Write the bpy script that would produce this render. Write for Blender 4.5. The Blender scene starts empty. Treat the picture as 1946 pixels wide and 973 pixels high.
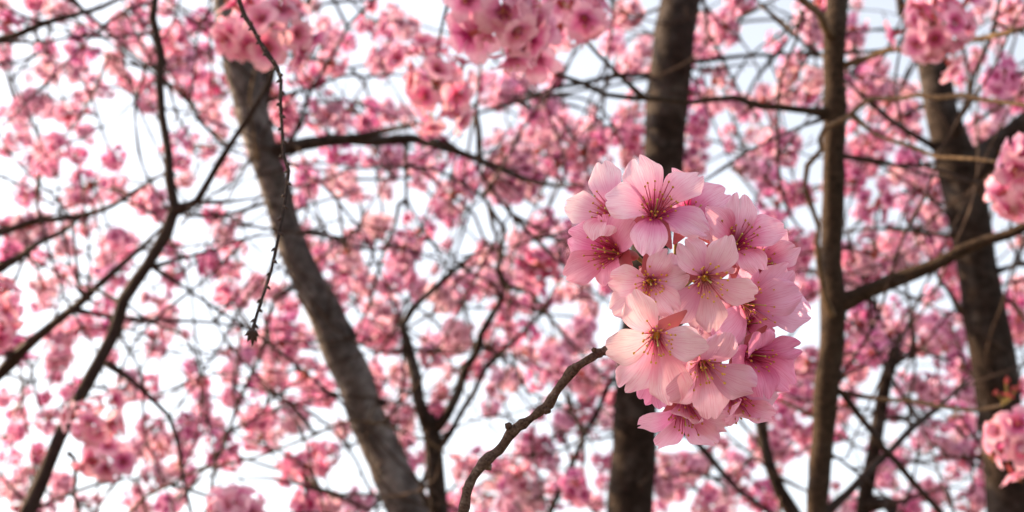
import bpy, math, random
import numpy as np
from mathutils import Vector, Matrix

# ------------------------------------------------------------------ camera
sc = bpy.context.scene
C = bpy.context.scene.collection
PITCH = math.radians(22.0)
CAM = np.array((0.0, 0.0, 1.5))
LENS, SENSOR = 50.0, 36.0
FPX = 1946 * LENS / SENSOR                 # focal length in photograph pixels
FWD = np.array((0.0, math.cos(PITCH), math.sin(PITCH)))
RGT = np.array((1.0, 0.0, 0.0))
UPV = np.array((0.0, -math.sin(PITCH), math.cos(PITCH)))
HERO = 0.48                                # metres to the sharp blossoms

cd = bpy.data.cameras.new('camera')
cam = bpy.data.objects.new('camera', cd)
C.objects.link(cam)
cam.location = CAM
cam.rotation_euler = (math.pi / 2 + PITCH, 0, 0)
cd.lens, cd.sensor_width, cd.sensor_fit = LENS, SENSOR, 'HORIZONTAL'
cd.clip_start, cd.clip_end = 0.02, 2000
cd.dof.use_dof = True
cd.dof.focus_distance = HERO
cd.dof.aperture_fstop = 18.5
cd.dof.aperture_blades = 0
sc.camera = cam

# ------------------------------------------------------------------ sky, sun, exposure
SUN_EL, SUN_AZ = math.radians(25), math.radians(-72)   # azimuth from the view direction, minus = left
w = bpy.data.worlds.new('World')
sc.world = w
w.use_nodes = True
nt = w.node_tree
nt.nodes.clear()
sky = nt.nodes.new('ShaderNodeTexSky')
sky.sky_type = 'NISHITA'
sky.sun_disc = False
sky.sun_elevation = SUN_EL
sky.sun_rotation = SUN_AZ
sky.air_density, sky.dust_density, sky.ozone_density = 1.0, 3.0, 1.0
bg = nt.nodes.new('ShaderNodeBackground')
bg.inputs['Strength'].default_value = 0.105
wo = nt.nodes.new('ShaderNodeOutputWorld')
veil = nt.nodes.new('ShaderNodeHueSaturation')      # thin high haze takes most of the blue out of the whole sky
veil.inputs['Saturation'].default_value = 0.36
nt.links.new(sky.outputs[0], veil.inputs['Color'])
nt.links.new(veil.outputs[0], bg.inputs[0])
nt.links.new(bg.outputs[0], wo.inputs[0])

sd = bpy.data.lights.new('sun', 'SUN')
sd.energy, sd.angle, sd.color = 4.8, math.radians(0.53), (1.0, 0.70, 0.42)
sun = bpy.data.objects.new('sun', sd)
C.objects.link(sun)
sdir = Vector((math.sin(SUN_AZ) * math.cos(SUN_EL), math.cos(SUN_AZ) * math.cos(SUN_EL), math.sin(SUN_EL)))
sun.rotation_euler = sdir.to_track_quat('Z', 'Y').to_euler()
sun.location = sdir * 50

sc.view_settings.view_transform = 'Standard'
sc.view_settings.look = 'None'
sc.view_settings.exposure = 1.95
sc.view_settings.gamma = 1
sc.render.engine = 'CYCLES'
sc.cycles.use_denoising = True
sc.cycles.max_bounces = 8
sc.cycles.diffuse_bounces = 5
sc.cycles.use_adaptive_sampling = True
sc.cycles.adaptive_threshold = 0.005
sc.cycles.sample_clamp_indirect = 6

rng = np.random.default_rng(7)
NSHADE = 2400
random.seed(7)


def P(px, py, d):
    """a point seen at photograph pixel (px, py), d metres in front of the camera"""
    return CAM + d * FWD + d * (px - 973) / FPX * RGT - d * (py - 486.5) / FPX * UPV


def project(p):
    q = np.asarray(p) - CAM
    d = q @ FWD
    return 973 + FPX * (q @ RGT) / d, 486.5 - FPX * (q @ UPV) / d, d


# ------------------------------------------------------------------ materials
class NT:
    def __init__(s, name):
        s.m = bpy.data.materials.new(name)
        s.m.use_nodes = True
        s.t = s.m.node_tree
        s.t.nodes.clear()
        s.out = s.n('ShaderNodeOutputMaterial')

    def n(s, typ, **kw):
        o = s.t.nodes.new(typ)
        for k, v in kw.items():
            setattr(o, k, v)
        return o

    def l(s, a, b):
        s.t.links.new(a, b)

    def ramp(s, fac, stops, interp='LINEAR'):
        r = s.n('ShaderNodeValToRGB')
        r.color_ramp.interpolation = interp
        e = r.color_ramp.elements
        while len(e) < len(stops):
            e.new(0.5)
        for k, (p, c) in enumerate(stops):
            e[k].position = p
            e[k].color = (*c, 1)
        s.l(fac, r.inputs[0])
        return r.outputs[0]

    def mix(s, fac, a, b, blend='MIX'):
        m = s.n('ShaderNodeMix', data_type='RGBA', blend_type=blend)
        for sock, v in ((m.inputs[0], fac), (m.inputs[6], a), (m.inputs[7], b)):
            if hasattr(v, 'links'):
                s.l(v, sock)
            else:
                sock.default_value = v if isinstance(v, (int, float)) else (*v, 1)
        return m.outputs[2]

    def math(s, op, a, b=0.0):
        m = s.n('ShaderNodeMath', operation=op)
        for k, v in enumerate((a, b)):
            if hasattr(v, 'links'):
                s.l(v, m.inputs[k])
            else:
                m.inputs[k].default_value = v
        return m.outputs[0]

    def noise(s, vec, scale, detail=3, rough=0.55):
        t = s.n('ShaderNodeTexNoise')
        t.inputs['Scale'].default_value = scale
        t.inputs['Detail'].default_value = detail
        t.inputs['Roughness'].default_value = rough
        s.l(vec, t.inputs['Vector'])
        return t.outputs[0]

    def mapping(s, vec, scale):
        m = s.n('ShaderNodeMapping')
        m.inputs['Scale'].default_value = scale
        s.l(vec, m.inputs['Vector'])
        return m.outputs[0]


def petal_material(name, base, mid, tip, trans, veins, stops=(0.16, 0.42, 0.85)):
    k = NT(name)
    uv = k.n('ShaderNodeUVMap', uv_map='UVMap').outputs[0]
    sep = k.n('ShaderNodeSeparateXYZ')
    k.l(uv, sep.inputs[0])
    info = k.n('ShaderNodeObjectInfo')
    wob = k.math('MULTIPLY', k.math('SUBTRACT', k.noise(k.mapping(uv, (9, 1.2, 1)), 1.5, 2), 0.5), 0.3)
    v = k.math('ADD', sep.outputs[1], wob)
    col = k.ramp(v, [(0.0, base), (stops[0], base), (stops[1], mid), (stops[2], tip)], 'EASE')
    if veins:
        vn = k.noise(k.mapping(uv, (26, 1.6, 1)), 1.6, 3, 0.6)
        vr = k.ramp(vn, [(0.36, (1, 1, 1)), (0.52, (0, 0, 0)), (0.60, (0, 0, 0)), (0.72, (0.35, 0.35, 0.35))])
        col = k.mix(k.math('MULTIPLY', vr, 0.62), col, (mid[0] * 0.92, mid[1] * 0.72, mid[2] * 0.82))
        geo = k.n('ShaderNodeTexCoord').outputs['Object']
        mott = k.noise(geo, 160, 3)
        col = k.mix(k.math('MULTIPLY', k.ramp(mott, [(0.45, (0, 0, 0)), (0.8, (1, 1, 1))]), 0.25), col,
                    (mid[0], mid[1] * 0.9, mid[2]))
    SATMIN = 0.86 if veins else 0.62
    # each flower or cluster has its own slightly different pink
    hs = k.n('ShaderNodeHueSaturation')
    mr = k.n('ShaderNodeMapRange')
    mr.inputs['To Min'].default_value = 0.472
    mr.inputs['To Max'].default_value = 0.508
    k.l(info.outputs['Random'], mr.inputs[0])
    k.l(mr.outputs[0], hs.inputs['Hue'])
    r2 = k.math('FRACT', k.math('MULTIPLY', info.outputs['Random'], 7.31))
    k.l(k.math('ADD', SATMIN, k.math('MULTIPLY', r2, 1.14 - SATMIN)), hs.inputs['Saturation'])
    r3 = k.math('FRACT', k.math('MULTIPLY', info.outputs['Random'], 31.7))
    k.l(k.math('ADD', 0.86, k.math('MULTIPLY', r3, 0.2)), hs.inputs['Value'])
    k.l(col, hs.inputs['Color'])
    col = k.mix(1.0, hs.outputs[0], info.outputs['Color'], 'MULTIPLY')
    dif = k.n('ShaderNodeBsdfPrincipled')
    dif.inputs['Roughness'].default_value = 0.55
    dif.inputs['Specular IOR Level'].default_value = 0.25
    dif.inputs['Sheen Weight'].default_value = 0.15
    tr = k.n('ShaderNodeBsdfTranslucent')
    k.l(col, dif.inputs['Base Color'])
    k.l(col, tr.inputs['Color'])
    if veins:
        bp = k.n('ShaderNodeBump')
        bp.inputs['Strength'].default_value = 0.22
        bp.inputs['Distance'].default_value = 0.0004
        k.l(vn, bp.inputs['Height'])
        k.l(bp.outputs[0], dif.inputs['Normal'])
    mx = k.n('ShaderNodeMixShader')
    mx.inputs[0].default_value = trans
    k.l(dif.outputs[0], mx.inputs[1])
    k.l(tr.outputs[0], mx.inputs[2])
    k.l(mx.outputs[0], k.out.inputs[0])
    return k.m


def plain_material(name, a, b, scale, rough=0.6, trans=0.0):
    k = NT(name)
    co = k.n('ShaderNodeTexCoord').outputs['Object']
    col = k.mix(k.noise(co, scale, 3), a, b)
    p = k.n('ShaderNodeBsdfPrincipled')
    p.inputs['Roughness'].default_value = rough
    p.inputs['Specular IOR Level'].default_value = 0.25
    k.l(col, p.inputs['Base Color'])
    if trans:
        tr = k.n('ShaderNodeBsdfTranslucent')
        k.l(col, tr.inputs[0])
        mx = k.n('ShaderNodeMixShader')
        mx.inputs[0].default_value = trans
        k.l(p.outputs[0], mx.inputs[1])
        k.l(tr.outputs[0], mx.inputs[2])
        k.l(mx.outputs[0], k.out.inputs[0])
    else:
        k.l(p.outputs[0], k.out.inputs[0])
    return k.m


def bark_material(name, dark, light, grey, band, fine, bump, dist):
    """cherry bark: UV x runs round the stem (0..1), UV y along it in metres"""
    k = NT(name)
    uv = k.n('ShaderNodeUVMap', uv_map='UVMap').outputs[0]
    co = k.n('ShaderNodeTexCoord').outputs['Object']
    bands = k.noise(k.mapping(uv, (2.2, band, 1)), 1.0, 4, 0.6)
    grain = k.noise(co, fine, 4, 0.65)
    patch = k.noise(co, fine * 0.2, 5, 0.65)
    col = k.mix(k.ramp(grain, [(0.3, (0, 0, 0)), (0.75, (1, 1, 1))]), dark, light)
    col = k.mix(k.ramp(patch, [(0.5, (0, 0, 0)), (0.72, (1, 1, 1))]), col, grey)
    col = k.mix(k.ramp(bands, [(0.55, (0, 0, 0)), (0.68, (0.75, 0.75, 0.75))]), col,
                (dark[0] * 0.55, dark[1] * 0.5, dark[2] * 0.5))
    p = k.n('ShaderNodeBsdfPrincipled')
    p.inputs['Roughness'].default_value = 0.8
    p.inputs['Specular IOR Level'].default_value = 0.08
    k.l(col, p.inputs['Base Color'])
    bp = k.n('ShaderNodeBump')
    bp.inputs['Strength'].default_value = bump
    bp.inputs['Distance'].default_value = dist
    k.l(k.math('ADD', bands, k.math('MULTIPLY', grain, 0.6)), bp.inputs['Height'])
    k.l(bp.outputs[0], p.inputs['Normal'])
    k.l(p.outputs[0], k.out.inputs[0])
    return k.m


M = {}
M['petal'] = petal_material('cherry_petal', (0.46, 0.03, 0.12), (0.84, 0.39, 0.55), (0.93, 0.65, 0.765), 0.50, True, (0.08, 0.30, 0.75))
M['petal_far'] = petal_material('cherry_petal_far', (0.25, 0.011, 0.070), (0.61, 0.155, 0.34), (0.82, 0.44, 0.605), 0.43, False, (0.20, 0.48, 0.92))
M['petal_crimson'] = petal_material('cherry_petal_crimson_throat', (0.44, 0.02, 0.11), (0.80, 0.31, 0.48), (0.92, 0.62, 0.745), 0.50, True, (0.21, 0.45, 0.84))
M['petal_mid'] = petal_material('cherry_petal_mid', (0.26, 0.010, 0.06), (0.70, 0.21, 0.37), (0.91, 0.57, 0.67), 0.48, True, (0.20, 0.42, 0.80))
M['calyx'] = plain_material('calyx_red', (0.36, 0.05, 0.06), (0.50, 0.12, 0.11), 300, 0.5, 0.2)
M['sepal'] = plain_material('sepal_red', (0.42, 0.09, 0.11), (0.54, 0.17, 0.18), 300, 0.5, 0.3)
M['stalk'] = plain_material('stalk_green', (0.20, 0.24, 0.05), (0.34, 0.20, 0.09), 120, 0.5, 0.1)
M['filament'] = plain_material('filament_rose', (0.50, 0.06, 0.15), (0.62, 0.14, 0.20), 200, 0.5, 0.2)
M['filament_pale'] = plain_material('filament_pale', (0.66, 0.22, 0.26), (0.76, 0.36, 0.36), 200, 0.5, 0.2)
M['nectary'] = plain_material('nectary_orange', (0.55, 0.26, 0.04), (0.66, 0.38, 0.08), 500, 0.5)
M['anther'] = plain_material('anther_ochre', (0.34, 0.14, 0.025), (0.55, 0.29, 0.05), 900, 0.6)
M['anther_gold'] = plain_material('anther_gold', (0.50, 0.26, 0.03), (0.68, 0.42, 0.06), 900, 0.6)
M['pistil'] = plain_material('pistil_green', (0.42, 0.42, 0.10), (0.52, 0.48, 0.14), 200, 0.5)
M['bark'] = bark_material('cherry_bark', (0.009, 0.006, 0.005), (0.034, 0.023, 0.019), (0.070, 0.060, 0.057), 38, 60, 0.8, 0.006)
M['bark_grey'] = bark_material('cherry_bark_grey', (0.026, 0.021, 0.020), (0.120, 0.106, 0.102), (0.250, 0.235, 0.232), 30, 45, 1.0, 0.008)
M['bark_slim'] = bark_material('cherry_bark_young', (0.009, 0.006, 0.0045), (0.060, 0.039, 0.026), (0.046, 0.033, 0.025), 90, 150, 1.0, 0.003)
M['bark_sunlit'] = bark_material('cherry_twig_sunlit', (0.030, 0.019, 0.012), (0.150, 0.100, 0.060), (0.180, 0.130, 0.082), 120, 200, 0.9, 0.002)  # sunlight on these twigs is put into a lighter, warmer bark colour
M['bark_dark'] = bark_material('cherry_bark_dark', (0.018, 0.012, 0.011), (0.042, 0.028, 0.024), (0.045, 0.034, 0.030), 90, 150, 0.7, 0.002)
M['twig'] = bark_material('cherry_twig', (0.022, 0.014, 0.012), (0.060, 0.039, 0.031), (0.070, 0.052, 0.042), 160, 300, 0.7, 0.001)
M['hero_twig'] = bark_material('cherry_twig_near', (0.030, 0.018, 0.015), (0.130, 0.084, 0.064), (0.200, 0.150, 0.125), 520, 1300, 1.0, 0.0009)
M['bud'] = plain_material('bud_brown', (0.018, 0.010, 0.008), (0.05, 0.026, 0.021), 600, 0.6)


def ground_material():
    k = NT('grassy_ground')
    co = k.n('ShaderNodeTexCoord').outputs['Object']
    a = k.mix(k.ramp(k.noise(co, 1.4, 5), [(0.4, (0, 0, 0)), (0.6, (1, 1, 1))]), (0.06, 0.085, 0.03), (0.16, 0.12, 0.075))
    col = k.mix(k.ramp(k.noise(co, 24, 4), [(0.56, (0, 0, 0)), (0.64, (1, 1, 1))]), a, (0.55, 0.30, 0.34))
    p = k.n('ShaderNodeBsdfPrincipled')
    p.inputs['Roughness'].default_value = 0.9
    k.l(col, p.inputs['Base Color'])
    k.l(p.outputs[0], k.out.inputs[0])
    return k.m


# ------------------------------------------------------------------ mesh helpers
class MB:
    """collects faces with uvs and material slots, links them as one mesh"""
    def __init__(s):
        s.v, s.f, s.uv, s.mi, s.n = [], [], [], [], 0

    def add(s, verts, faces, uvs, mi=0):
        verts = np.asarray(verts, float)
        s.v.append(verts)
        for f in faces:
            s.f.append([i + s.n for i in f])
            s.mi.append(mi)
            s.uv.extend([uvs[i] for i in f])
        s.n += len(verts)

    def grid(s, pts, uvs, mi=0):
        """pts: rows x cols x 3"""
        r, c = pts.shape[:2]
        faces = [(i * c + j, i * c + j + 1, (i + 1) * c + j + 1, (i + 1) * c + j) for i in range(r - 1) for j in range(c - 1)]
        s.add(pts.reshape(-1, 3), faces, uvs.reshape(-1, 2), mi)

    def mesh(s, name, mats):
        me = bpy.data.meshes.new(name)
        me.from_pydata(np.concatenate(s.v).tolist(), [], s.f)
        ul = me.uv_layers.new(name='UVMap')
        ul.data.foreach_set('uv', np.asarray(s.uv, float).ravel())
        me.polygons.foreach_set('material_index', s.mi)
        me.polygons.foreach_set('use_smooth', [True] * len(s.f))
        for m in mats:
            me.materials.append(m)
        me.update()
        return me


def link(name, me, parent=None, mat=None):
    o = bpy.data.objects.new(name, me)
    C.objects.link(o)
    if mat is not None:
        o.matrix_basis = mat
    if parent is not None:
        o.parent = parent
    return o


def catmull(pts, step, vals):
    """resample a polyline smoothly; vals: per-point values carried along"""
    p = np.asarray(pts, float)
    v = np.asarray(vals, float)
    if len(p) == 2:
        p = np.array([p[0], (p[0] + p[1]) / 2, p[1]])
        v = np.array([v[0], (v[0] + v[1]) / 2, v[1]])
    seg = np.linalg.norm(np.diff(p, axis=0), axis=1) + 1e-9
    tan = np.zeros_like(p)
    tan[0], tan[-1] = (p[1] - p[0]) / seg[0], (p[-1] - p[-2]) / seg[-1]
    for i in range(1, len(p) - 1):
        t_ = (p[i + 1] - p[i]) / seg[i] + (p[i] - p[i - 1]) / seg[i - 1]
        tan[i] = t_ / (np.linalg.norm(t_) + 1e-9)
    out, ov = [], []
    for i in range(len(p) - 1):
        n = max(1, int(seg[i] / step))
        for t in np.arange(n) / n:
            h = ((2 * t ** 3 - 3 * t * t + 1) * p[i] + (t ** 3 - 2 * t * t + t) * tan[i] * seg[i]
                 + (-2 * t ** 3 + 3 * t * t) * p[i + 1] + (t ** 3 - t * t) * tan[i + 1] * seg[i])
            out.append(h)
            ov.append(v[i] * (1 - t) + v[i + 1] * t)
    out.append(p[-1])
    ov.append(v[-1])
    return np.array(out), np.array(ov)


def tube(mb, pts, rad, sides, mi=0, rough=0.0, cap=True):
    """a round stem along pts; rough = relative unevenness of the surface"""
    p = np.asarray(pts, float)
    n = len(p)
    tg = np.gradient(p, axis=0)
    tg /= np.linalg.norm(tg, axis=1)[:, None] + 1e-12
    ref = np.array((0.0, 0.0, 1.0)) if abs(tg[0][2]) < 0.9 else np.array((1.0, 0.0, 0.0))
    u = np.cross(tg[0], ref)
    u /= np.linalg.norm(u)
    ang = np.arange(sides + 1) / sides * 2 * math.pi
    rows, uvs = [], []
    s = 0.0
    ph = rng.uniform(0, 6.28, 6)
    for i in range(n):
        if i:
            s += np.linalg.norm(p[i] - p[i - 1])
        u = u - (u @ tg[i]) * tg[i]
        u /= np.linalg.norm(u)
        w_ = np.cross(tg[i], u)
        r = rad[i]
        k = s / max(rad.mean(), 1e-6)
        rr = r * (1 + rough * (0.5 * np.sin(2 * ang + k * 0.31 + ph[0]) + 0.4 * np.sin(3 * ang - k * 0.47 + ph[1])
                               + 0.35 * math.sin(k * 0.9 + ph[2]) + 0.3 * math.sin(k * 2.1 + ph[3])
                               + 0.25 * np.sin(5 * ang + k * 1.3 + ph[4])))
        rows.append(p[i] + (np.cos(ang) * rr)[:, None] * u + (np.sin(ang) * rr)[:, None] * w_)
        uvs.append(np.stack([ang / (2 * math.pi), np.full(sides + 1, s)], 1))
    if cap:
        rows.append(np.repeat((p[-1] + tg[-1] * rad[-1] * 0.7)[None], sides + 1, 0))
        uvs.append(uvs[-1] + [0, rad[-1]])
        rows.insert(0, np.repeat((p[0] - tg[0] * rad[0] * 0.4)[None], sides + 1, 0))
        uvs.insert(0, uvs[0])
    mb.grid(np.array(rows), np.array(uvs), mi)


def blob(mb, c, axis, length, radius, mi=0, rings=5, sides=6, point=0.0):
    """a spindle (bud, anther, ovary) centred at c"""
    a = np.asarray(axis, float)
    a /= np.linalg.norm(a)
    t = np.linspace(0, 1, rings)
    pts = np.asarray(c) + np.outer((t - 0.5) * length, a)
    r = radius * np.sin(np.pi * np.clip(t, 0.04, 0.96)) ** (0.75 + point * t)
    tube(mb, pts, r, sides, mi, 0, True)


def petal_grid(L, width, rows, cols, seed, notch=0.1, curl=0.25, ruffle=0.05):
    """base at the origin, reaching along +Y, upper face +Z"""
    g = np.random.default_rng(seed)
    v = np.linspace(0, 1, rows)[:, None] ** 0.85
    u = np.linspace(-1, 1, cols)[None, :]
    wv = width * (0.07 + 0.93 * np.sin(np.clip(v * 1.16, 0, 1) ** 0.85 * math.pi * 0.5) ** 1.5) * np.where(v > 0.72, 1 - 0.28 * ((v - 0.72) / 0.28) ** 2, 1)
    asym = g.uniform(-0.06, 0.06)
    ln = 1 - 0.20 * np.abs(u) ** 2.6 - notch * np.exp(-((u - asym) / 0.13) ** 2)
    ln = ln + 0.010 * np.sin(u * 5 + g.uniform(0, 6)) + 0.003 * np.sin(u * 17 + g.uniform(0, 6))
    x = u * wv * L
    y = v * (1 - (1 - ln) * v ** 3) * L
    bend = g.uniform(0.75, 1.25) * curl
    z = L * (0.16 * np.sin(v * math.pi * 0.9) * (1 if g.random() < 0.8 else 0.3) - bend * v ** 2.6 * 0.35)
    z = z + L * (u ** 2) * wv / width * (0.10 * (1 - v) + g.uniform(-0.05, 0.07) * v)
    z = z + L * ruffle * v ** 2 * (np.sin(u * 4.2 + g.uniform(0, 6)) * 0.5 + np.sin(u * 8 + v * 4 + g.uniform(0, 6)) * 0.3 * np.abs(u))
    z = z + L * g.uniform(-0.08, 0.08) * u * v
    pts = np.stack([x + 0 * v, y + 0 * u, z + 0 * u], -1)
    uv = np.stack([(u + 1) / 2 + 0 * v, v + 0 * u], -1)
    return pts, uv


def rot_to(axis, roll=0.0):
    """3x3 whose z column is axis"""
    a = np.asarray(axis, float)
    a = a / np.linalg.norm(a)
    q = Vector(a).to_track_quat('Z', 'Y').to_matrix() @ Matrix.Rotation(roll, 3, 'Z')
    return np.array(q)


def rx(a):
    c, s = math.cos(a), math.sin(a)
    return np.array(((1, 0, 0), (0, c, -s), (0, s, c)))


def rz(a):
    c, s = math.cos(a), math.sin(a)
    return np.array(((c, -s, 0), (s, c, 0), (0, 0, 1)))


def flower_into(mb, R, t, L, cup, rows, cols, seed, stamens, stam_sides):
    """petals slot 0, calyx slot 1, stalk slot 2, filament slot 3, anther slot 4"""
    g = np.random.default_rng(seed)
    for k in range(5):
        pts, uv = petal_grid(L * g.uniform(0.9, 1.08), g.uniform(0.36, 0.43), rows, cols, seed * 17 + k)
        A = R @ rz(k * 2 * math.pi / 5 + g.normal(0, 0.07)) @ rx(cup + g.normal(0, 0.13))
        mb.grid(pts @ A.T + t, uv, 0)
    ax = R[:, 2]
    tp = np.array([t - ax * L * 0.42, t - ax * L * 0.2, t + ax * L * 0.02])
    tube(mb, tp, np.array([0.05, 0.1, 0.13]) * L, 6, 1)
    for k in range(stamens):
        a, th = g.uniform(0, 6.28), g.uniform(0.1, 0.62)
        d = R @ np.array((math.sin(th) * math.cos(a), math.sin(th) * math.sin(a), math.cos(th)))
        ln = L * g.uniform(0.45, 0.66)
        e = t + d * ln
        tube(mb, np.array([t, t + d * ln * 0.5, e]), np.full(3, 0.013 * L), stam_sides, 3, 0, False)
        blob(mb, e, d, 0.07 * L, 0.034 * L, 4, 3, 4)


FLOWER_MATS = [M['petal_mid'], M['calyx'], M['stalk'], M['filament'], M['anther']]
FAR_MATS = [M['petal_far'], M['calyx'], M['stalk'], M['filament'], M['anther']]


def sphere_dirs(n, seed, droop=0.25):
    g = np.random.default_rng(seed)
    out = []
    for i in range(n):
        z = 1 - 2 * (i + 0.5) / n
        a = i * 2.39996 + g.uniform(0, 0.5)
        d = np.array((math.sqrt(1 - z * z) * math.cos(a), math.sqrt(1 - z * z) * math.sin(a), z - droop * 0.3))
        d += g.normal(0, 0.16, 3)
        out.append(d / np.linalg.norm(d))
    return out


def umbel_places(n, seed, radius, sub):
    """uneven blossom ball: a few umbels, flowers fanned out from each"""
    g = np.random.default_rng(seed)
    cen = [d * radius * g.uniform(0.3, 0.62) for d in sphere_dirs(sub, seed + 1)]
    out = []
    for i in range(n):
        c = cen[i % sub]
        d = c / np.linalg.norm(c) * 0.9 + g.normal(0, 0.55, 3) - np.array((0, 0, 0.12))
        d /= np.linalg.norm(d)
        out.append((c + d * radius * g.uniform(0.32, 0.62), d + g.normal(0, 0.2, 3)))
    return out


def make_far_cluster(seed):
    """a ball of blossoms about 0.1 m across, spur at the origin"""
    g = np.random.default_rng(seed)
    mb = MB()
    if seed % 3:
        n = int(g.integers(12, 17))
        sq = g.uniform(0.8, 1.2, 3)
        places = [(d * sq * 0.024 * g.uniform(0.75, 1.3), d + g.normal(0, 0.25, 3)) for d in sphere_dirs(n, seed)]
    else:
        n = int(g.integers(13, 19))
        places = umbel_places(n, seed, 0.040, int(g.integers(3, 6)))
    for i, (c, a) in enumerate(places):
        R = rot_to(a, g.uniform(0, 6.28))
        L = 0.0225 * g.uniform(0.82, 1.12)
        flower_into(mb, R, c, L, g.uniform(0.3, 0.95), 4, 4, seed * 100 + i, 3, 3)
        b = c - R[:, 2] * L * 0.42
        tube(mb, np.array([np.zeros(3), b * 0.5 + g.normal(0, 0.002, 3), b]), np.full(3, 0.0009), 4, 2)
    blob(mb, (0, 0, 0), (0, 0, 1), 0.024, 0.009, 1, 5, 7)
    return mb.mesh('blossom_cluster', FAR_MATS)


def make_flower_mesh(seed):
    mb = MB()
    flower_into(mb, np.eye(3), np.zeros(3), 0.019, random.Random(seed).uniform(0.15, 0.55), 7, 7, seed, 9, 3)
    return mb.mesh('flower', FLOWER_MATS)


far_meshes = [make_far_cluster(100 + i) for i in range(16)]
flower_meshes = [make_flower_mesh(500 + i) for i in range(8)]

# ------------------------------------------------------------------ ground
gm = MB()
gx = np.linspace(-1, 1, 41)
gx = np.sign(gx) * np.abs(gx) ** 3 * 400
gp = np.zeros((41, 41, 3))
gp[:, :, 0] = gx[None, :]
gp[:, :, 1] = gx[:, None]
gm.grid(gp, np.stack([gp[:, :, 0], gp[:, :, 1]], -1))
ground = link('ground', gm.mesh('ground', [ground_material()]))
ground['kind'] = 'structure'

# ------------------------------------------------------------------ trees
TREES = {}


def new_tree(key, base, label):
    t = bpy.data.objects.new('cherry_tree', None)
    C.objects.link(t)
    t.empty_display_size = 0.2
    t.location = base
    t['label'], t['category'], t['group'] = label, 'tree', 'cherry trees in blossom'
    TREES[key] = dict(obj=t, nodes=[], base=np.array(base), n=0)
    return t


def part(key, name, mb, mats):
    """mesh in world coordinates -> child of the tree"""
    T = TREES[key]
    mb.v = [v - T['base'] for v in mb.v]
    return link(name, mb.mesh(name, mats), T['obj'])


def stem(key, name, pts, mat='bark', step=0.05, sides=12, rough=0.08, flare=1.0, knob=0.0, nodes=True):
    """pts: (px, py, width in pixels, depth)"""
    p = [P(x, y, d) for x, y, wd, d in pts]
    r = [wd * d / FPX / 2 for x, y, wd, d in pts]
    return wstem(key, name, p, r, mat, step, sides, rough, flare, knob, nodes)


def wstem(key, name, p, r, mat='bark', step=0.05, sides=12, rough=0.08, flare=1.0, knob=0.0, nodes=True):
    q, rad = catmull(p, step, r)
    if flare != 1.0:
        s = np.concatenate([[0], np.cumsum(np.linalg.norm(np.diff(q, axis=0), axis=1))])
        rad = rad * (1 + (flare - 1) * np.exp(-s / (rad[0] * 3)))
    wig = rng.normal(0, 1, q.shape)
    wig[1:-1] = (wig[:-2] + wig[1:-1] + wig[2:]) / 3
    wig[0] = wig[-1] = 0
    q = q + wig * (rad * 0.10)[:, None]
    if knob:
        kk = rng.random(len(rad)) < 0.25
        rad = rad * np.where(kk, 1 + knob * rng.uniform(0.5, 1.2, len(rad)), 1)
    mb = MB()
    tube(mb, q, rad, sides, 0, rough)
    o = part(key, name, mb, [M[mat]])
    if nodes:
        k = max(1, int(0.06 / step))
        for i in range(0, len(q), k):
            TREES[key]['nodes'].append((q[i], rad[i]))
    return o


def to_ground(pts, flare=1.7):
    """carry a trunk (pixel points, listed downwards) on below the frame to the soil"""
    p = [P(x, y, d) for x, y, wd, d in pts]
    r = [wd * d / FPX / 2 for x, y, wd, d in pts]
    d = p[-1] - p[-2]
    d /= np.linalg.norm(d)
    z = p[-1][2]
    slope = d[:2] / max(-d[2], 0.2)
    q = p[-1]
    for f in (0.3, 0.6, 0.85, 1.0):
        xy = p[-1][:2] + slope * z * (f - 0.35 * f * f)
        q = np.array((xy[0], xy[1], z * (1 - f) - (0.06 if f == 1 else 0)))
        p.append(q)
        r.append(r[-1] * (1.05 if f < 0.9 else flare))
    return p, r, (q[0], q[1], 0.0)


def tree_with_trunk(key, label, pts, mat, **kw):
    p, r, base = to_ground(pts)
    new_tree(key, base, label)
    return wstem(key, 'trunk', p, r, mat, **kw)


def lerp_depth(pts, d0, d1, w0, w1):
    n = len(pts) - 1
    return [(x, y, w0 + (w1 - w0) * i / n, d0 + (d1 - d0) * (i / n) ** 1.7) for i, (x, y) in enumerate(pts)]


def br(key, pts, w0, w1, d0, d1, name='branch', mat='twig', knob=0.10, flare=1.5, sides=8):
    lp = lerp_depth(pts, d0, d1, w0, w1)
    ex, ey = pts[-1]
    if 0 < ex < 1946 and 0 < ey < 973 and name == 'branch':       # free ends run out thin
        x, y, wd, d = lp[-1]
        lp[-1] = (x, y, wd * 0.35, d)
        x, y, wd, d = lp[-2]
        lp[-2] = (x, y, wd * (0.8 if len(lp) > 2 else 1), d)
    return stem(key, name, lp, mat, 0.03, sides, 0.07, flare, knob)


# --- dark forked young tree, left
S = [(296, -140, 12, 2.25), (295, 0, 14, 2.2), (290, 34, 15, 2.2), (300, 75, 16, 2.2), (307, 112, 17, 2.2), (303, 152, 16, 2.2), (308, 220, 16, 2.2),
     (320, 288, 17, 2.2), (322, 340, 18, 2.2), (332, 396, 21, 2.2), (315, 445, 23, 2.2), (281, 503, 24, 2.2), (234, 571, 25, 2.2),
     (217, 632, 25, 2.2), (190, 684, 25, 2.18), (146, 765, 26, 2.16), (112, 836, 27, 2.14), (75, 924, 29, 2.12), (52, 973, 30, 2.1)]
tree_with_trunk('S', 'thin dark forked cherry stem with a Y shaped crotch beside the leaning grey trunk', S, 'bark_dark', step=0.03, sides=12, knob=0.06)
br('S', [(331, 402), (356, 393), (376, 381), (400, 340), (437, 275), (475, 217), (500, 176), (540, 90), (585, 5), (620, -90)], 17, 8, 2.2, 2.0, mat='bark_dark', flare=1.3)
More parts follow.
